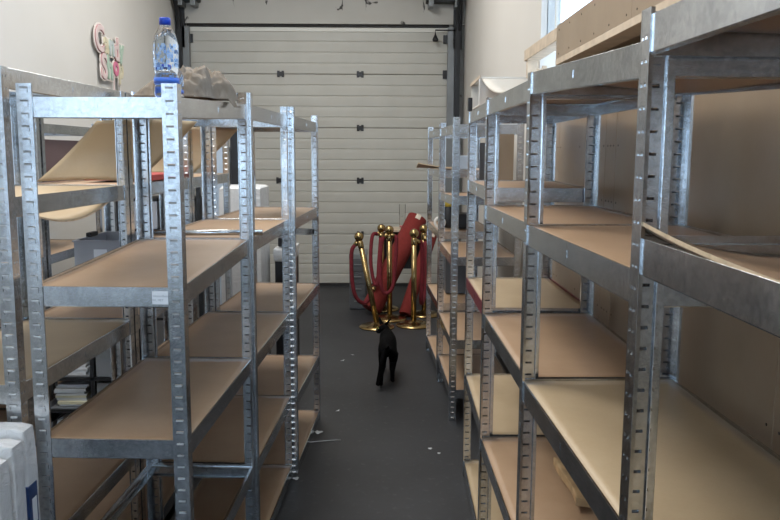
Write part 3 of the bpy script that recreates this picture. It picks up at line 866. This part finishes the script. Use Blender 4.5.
def rope(label, pts, r=.019):
    pts = [G(p) for p in pts]
    t = thing('velvet_rope', label, 'velvet rope', pts[0], (0, 0, 0), 'red velvet ropes')
    o = Vector(pts[0]); P = [Vector(p)-o for p in pts]
    P = [P[0]*2-P[1]]+P+[P[-1]*2-P[-2]]
    out = []
    for i in range(1, len(P)-2):
        for k in range(10):
            s = k/10; a, b, c, d = P[i-1:i+3]
            out.append(.5*((2*b)+(c-a)*s+(2*a-5*b+4*c-d)*s*s+(3*b-a-3*c+d)*s**3))
    out.append(P[-2])
    MB().tube(out, r, 12, M['velvet']).build('rope', None, t)
    for e, n in ((out[0], out[2]), (out[-1], out[-3])):
        dr = (e-n).normalized()
        MB().tube([e-dr*.02, e+dr*.03], .023, 12, M['brass']).build('end_cap', None, t)
    return t
rope('red rope hanging in a long loop from the leaning stanchion', [(-.262, 7.60, .80), (-.305, 7.58, .72), (-.300, 7.57, .45), (-.26, 7.58, .28), (-.17, 7.66, .215), (-.10, 7.80, .32)])
rope('red rope draped from the left side of the second stanchion', [(-.055, 8.37, .82), (-.115, 8.30, .80), (-.13, 8.22, .55), (-.10, 8.15, .36), (-.06, 8.10, .33), (-.045, 8.2, .55), (-.025, 8.33, .80)])
rope('red rope looping between the two middle brass stanchions', [(.025, 7.885, .845), (-.015, 7.87, .78), (-.03, 7.84, .50), (-.01, 7.82, .32), (.04, 7.83, .28), (.10, 7.84, .36), (.125, 7.86, .62), (.13, 7.88, .82), (.095, 7.89, .85)])
rope('red rope hanging down beside the right front stanchion', [(.335, 7.62, .82), (.375, 7.64, .78), (.385, 7.66, .50), (.375, 7.68, .25), (.395, 7.8, .20), (.43, 7.92, .35), (.43, 8.02, .80)], .022)
def roll(label, p0, p1, r, seed):
    p0, p1 = Vector(G(p0)), Vector(G(p1)); ax = p1-p0; Ln = ax.length
    t = thing('carpet_roll', label, 'carpet roll', p0, (0, 0, 0), 'rolled red carpets')
    mt = ax.to_track_quat('Z', 'Y').to_matrix().to_4x4()
    n = 36
    MB().lathe([(r*.35, .01), (r*.96, 0), (r, .01), (r, Ln-.01), (r*.96, Ln), (r*.35, Ln-.01), (r*.35, .01)], n, M['carpet'], mt).build('roll_body', None, t)
    mb = MB(); pts = []
    for k in range(70):
        a = k/70*2*PI*2.6; rr = r*(.38+.56*k/70); pts.append(mt @ Vector((rr*math.cos(a), rr*math.sin(a), Ln-.001)))
    mb.tube(pts, .0035, 6, M['carpet_back']); mb.build('backing_edge', None, t)
    MB().sheet(lambda u, v: mt @ Vector(((r+.002)*math.cos(2.2+u*.5), (r+.002)*math.sin(2.2+u*.5), Ln-.05+v*.055)), 6, 2, .002, M['carpet_back']).build('folded_edge', None, t)
    return t
roll('big roll of red carpet leaning to the right behind the brass stanchions', (-.125, 8.17, .05), (.375, 8.62, .97), .108, 1)
roll('thinner red carpet roll leaning behind the right front stanchion', (.225, 8.0, .03), (.52, 8.50, .80), .065, 2)
cab = thing('drawer_cabinet', 'low dark grey drawer cabinet behind the left stanchions', 'cabinet', (-.355, 8.28, 0))
B((0, 0, 0), (.18, .45, .545), M['darkgrey'], .006).build('cabinet_body', None, cab)
B((-.004, -.004, .546), (.184, .454, .60), M['greyst'], .004).build('cabinet_top', None, cab)
for k in range(4):
    d = B((.008, -.016, .02+k*.131), (.172, -.001, .143+k*.131), M['darkgrey'], .003).build('drawer', None, cab)
    B((.05, -.026, .09+k*.131), (.13, -.017, .10+k*.131), M['greyst'], .002).build('handle', None, d)
tb = thing('side_table', 'small table with a pale wooden top behind the red carpet roll', 'table', (-.03, 8.57, 0))
B((0, 0, .805), (.50, .38, .83), M['timber'], .003).build('table_top', None, tb)
for x in (.02, .45):
    for y in (.02, .33): B((x, y, 0), (x+.03, y+.03, .805), M['black']).build('leg', None, tb)
B((.02, .35, .35), (.48, .36, .804), M['black']).build('back_panel', None, tb)
gl = thing('drinking_glass', 'tall clear glass standing on the pale side table before the door', 'glass', (.215, 8.72, .8305))
MB().lathe([(0, .002), (.03, 0), (.032, .01), (.036, .27), (.034, .27), (.030, .012), (0, .010)], 20, M['thinglass']).build('glass_body', None, gl)
MB().lathe([(0, .012), (.029, .012), (.029, .03), (0, .03)], 16, plain('pink_candy', (.6, .2, .22), .5)).build('filling', None, gl)

# ------------------------------------------------------------------ the cat
def cat():
    t = thing('cat', 'black cat walking away down the aisle with its head turned left', 'cat', (.030, 5.685, 0))
    o0 = Vector((.03, 5.75, 0))
    pts, edges, rad = [], [], []
    def P(x, y, z, r, par=None):
        pts.append(Vector((x, y, z))-o0); rad.append(r)
        if par is not None: edges.append((par, len(pts)-1))
        return len(pts)-1
    pel = P(.040, 5.640, .262, .066)
    mid = P(.044, 5.75, .258, .070, pel); mid2 = P(.044, 5.86, .258, .066, mid)
    ch = P(.038, 5.945, .262, .062, mid2)
    nk = P(.024, 5.995, .300, .044, ch)
    hd = P(.010, 6.005, .332, .046, nk); mz = P(-.030, 5.985, .308, .028, hd); P(-.050, 5.975, .298, .016, mz)
    for s, hx, kx, ky, ox, oy in ((-1, .008, .000, 5.665, -.010, 5.515), (1, .076, .080, 5.70, .072, 5.62)):
        h = P(hx, 5.635, .215, .048, pel); k = P(kx, ky, .150, .031, h); q = P(ox, oy, .085, .018, k)
        w = P(ox, oy+.010, .024, .0165, q); P(ox+.004*s, oy+.042, .0145, .0165, w)
    for s, sx, fy in ((-1, .012, 5.99), (1, .068, 5.92)):
        h = P(sx, 5.94, .215, .036, ch); k = P(sx+.002*s, 5.925, .145, .025, h); q = P(sx, fy-.01, .06, .0175, k); w = P(sx, fy, .018, .016, q); P(sx, fy+.028, .0135, .015, w)
    a = P(.026, 5.572, .272, .024, pel)
    for x, y, z, r in ((.008, 5.535, .235, .020), (-.006, 5.505, .175, .020), (-.014, 5.485, .115, .020), (-.024, 5.465, .065, .021), (-.036, 5.447, .032, .015)): a = P(x, y, z, r, a)
    me = bpy.data.meshes.new('body'); me.from_pydata(pts, edges, [])
    o = link('body', me, t)
    sk = o.modifiers.new('skin', 'SKIN'); sk.use_smooth_shade = True
    for i, d in enumerate(me.skin_vertices[0].data):
        d.radius = (rad[i], rad[i]); d.use_root = (i == 0)
    sb = o.modifiers.new('sub', 'SUBSURF'); sb.levels = 2; sb.render_levels = 2
    bpy.context.view_layer.update()
    dg = bpy.context.evaluated_depsgraph_get()
    m2 = bpy.data.meshes.new_from_object(o.evaluated_get(dg)); bpy.data.objects.remove(o)
    b = bmesh.new(); b.from_mesh(m2)
    mb = MB(); mb.bm.free(); mb.bm = b
    for ex, ey, ez, tl in ((-.012, 6.015, .362, (-.030, 6.03, .412)), (.034, 5.998, .365, (.066, 5.985, .405))):
        p0 = Vector((ex, ey, ez))-o0; p1 = Vector(tl)-o0; ax = p1-p0
        mb.lathe([(.020, -.012), (.019, 0), (.012, ax.length*.55), (0, ax.length)], 10, None, Matrix.Translation(p0) @ ax.to_track_quat('Z', 'Y').to_matrix().to_4x4() @ Matrix.Scale(.55, 4, (0, 1, 0)))
    for f in b.faces: f.smooth = True
    bd = mb.build('body', M['fur'], t)
    bd.data.materials.clear(); bd.data.materials.append(M['fur'])
    for x, y, z in ((-.032, 5.966, .331), (-.040, 6.004, .331)):
        MB().lathe([(.0055*math.sin(PI*k/8), -.0055*math.cos(PI*k/8)) for k in range(9)], 10, M['eye'], Matrix.Translation(Vector((x, y, z))-o0)).build('eye', None, t)
cat()

# ------------------------------------------------------------------ litter on the floor
scr = [(-.382, 4.53, .045, 'white crumpled paper scrap on the floor beside the left rack feet'), (-.44, 3.855, .03, 'small paper scrap on the floor by the left rack foot nearer the camera'),
       (.27, 4.27, .02, 'tiny paper scrap on the floor left of the lone bright upright'), (.315, 4.20, .016, 'tiny white speck of paper nearest the lone bright upright'),
       (-.317, 6.18, .035, 'pale scrap on the floor left of the cat'), (-.25, 6.36, .025, 'small pale scrap farther left of the cat'), (-.286, 4.93, .03, 'flat paper scrap on the open floor between left racks and cat')]
for i, (x, y, s, lb) in enumerate(scr):
    rn = random.Random(i+20)
    ph = rn.uniform(0, 6)
    f = lambda u, v: Vector(((u-.5)*s*1.0, (v-.5)*s*.6*(1+.5*math.sin(ph+3*u)), .004+.25*s*abs(math.sin(3*u+ph))*v*.5))
    o = MB().sheet(f, 5, 5, .0012, M['paper']).build('paper_scrap', None, None, (x, y, 0), (0, 0, ph))
    tag(o, lb, 'paper scrap', 'paper scraps on the floor')
tag(MB().tube([(-.43, 4.36, .005), (-.34, 4.38, .006), (-.24, 4.40, .005)], .0026, 6, M['paper']).build('thin_stick'), 'thin pale stick lying on the floor beside the left rack', 'stick')

# ------------------------------------------------------------------ camera, light, world
cam = bpy.data.cameras.new('camera'); co = bpy.data.objects.new('camera', cam); C.objects.link(co)
p, yw, rl = R(7.6967), R(.5286), R(.2427)
fw = Vector((math.sin(yw)*math.cos(p), math.cos(yw)*math.cos(p), -math.sin(p)))
rt = Vector((math.cos(yw), -math.sin(yw), 0)); up = rt.cross(fw)
r2 = rt*math.cos(rl)+up*math.sin(rl); u2 = up*math.cos(rl)-rt*math.sin(rl)
mt = Matrix((r2, u2, -fw)).transposed().to_4x4(); mt.translation = (0, 0, 1.6554)
co.matrix_world = mt
cam.sensor_width = 36; cam.lens = 36*787.83/780; cam.clip_start = .02
bpy.context.scene.camera = co

wd = bpy.data.worlds.new('daylight'); bpy.context.scene.world = wd; wd.use_nodes = True
bg = wd.node_tree.nodes['Background']; bg.inputs[0].default_value = (.66, .82, 1., 1); bg.inputs[1].default_value = 4.9

def area(name, loc, rot, sx, sy, power, col):
    l = bpy.data.lights.new(name, 'AREA'); l.shape = 'RECTANGLE'; l.size = sx; l.size_y = sy; l.energy = power; l.color = col
    o = bpy.data.objects.new(name, l); C.objects.link(o); o.location = loc; o.rotation_euler = rot
    return o
WARM = (1, .96, .90)
area('ceiling_lamp', (-.3, .8, 4.2), (0, 0, 0), 1.2, 2.4, 45, WARM)
area('ceiling_lamp', (-.75, 6.6, 4.2), (0, 0, 0), 1.2, 2.4, 100, WARM)
area('ceiling_lamp', (-1.5, 3.2, 4.2), (0, 0, 0), 1.2, 2.0, 105, WARM)

vs = bpy.context.scene.view_settings
bpy.context.scene.display_settings.display_device = 'sRGB'
vs.view_transform = 'Standard'; vs.look = 'None'; vs.gamma = 1.; vs.exposure = 0.; vs.use_curve_mapping = False
bpy.context.scene.cycles.use_denoising = True
bpy.context.scene.cycles.max_bounces = 8
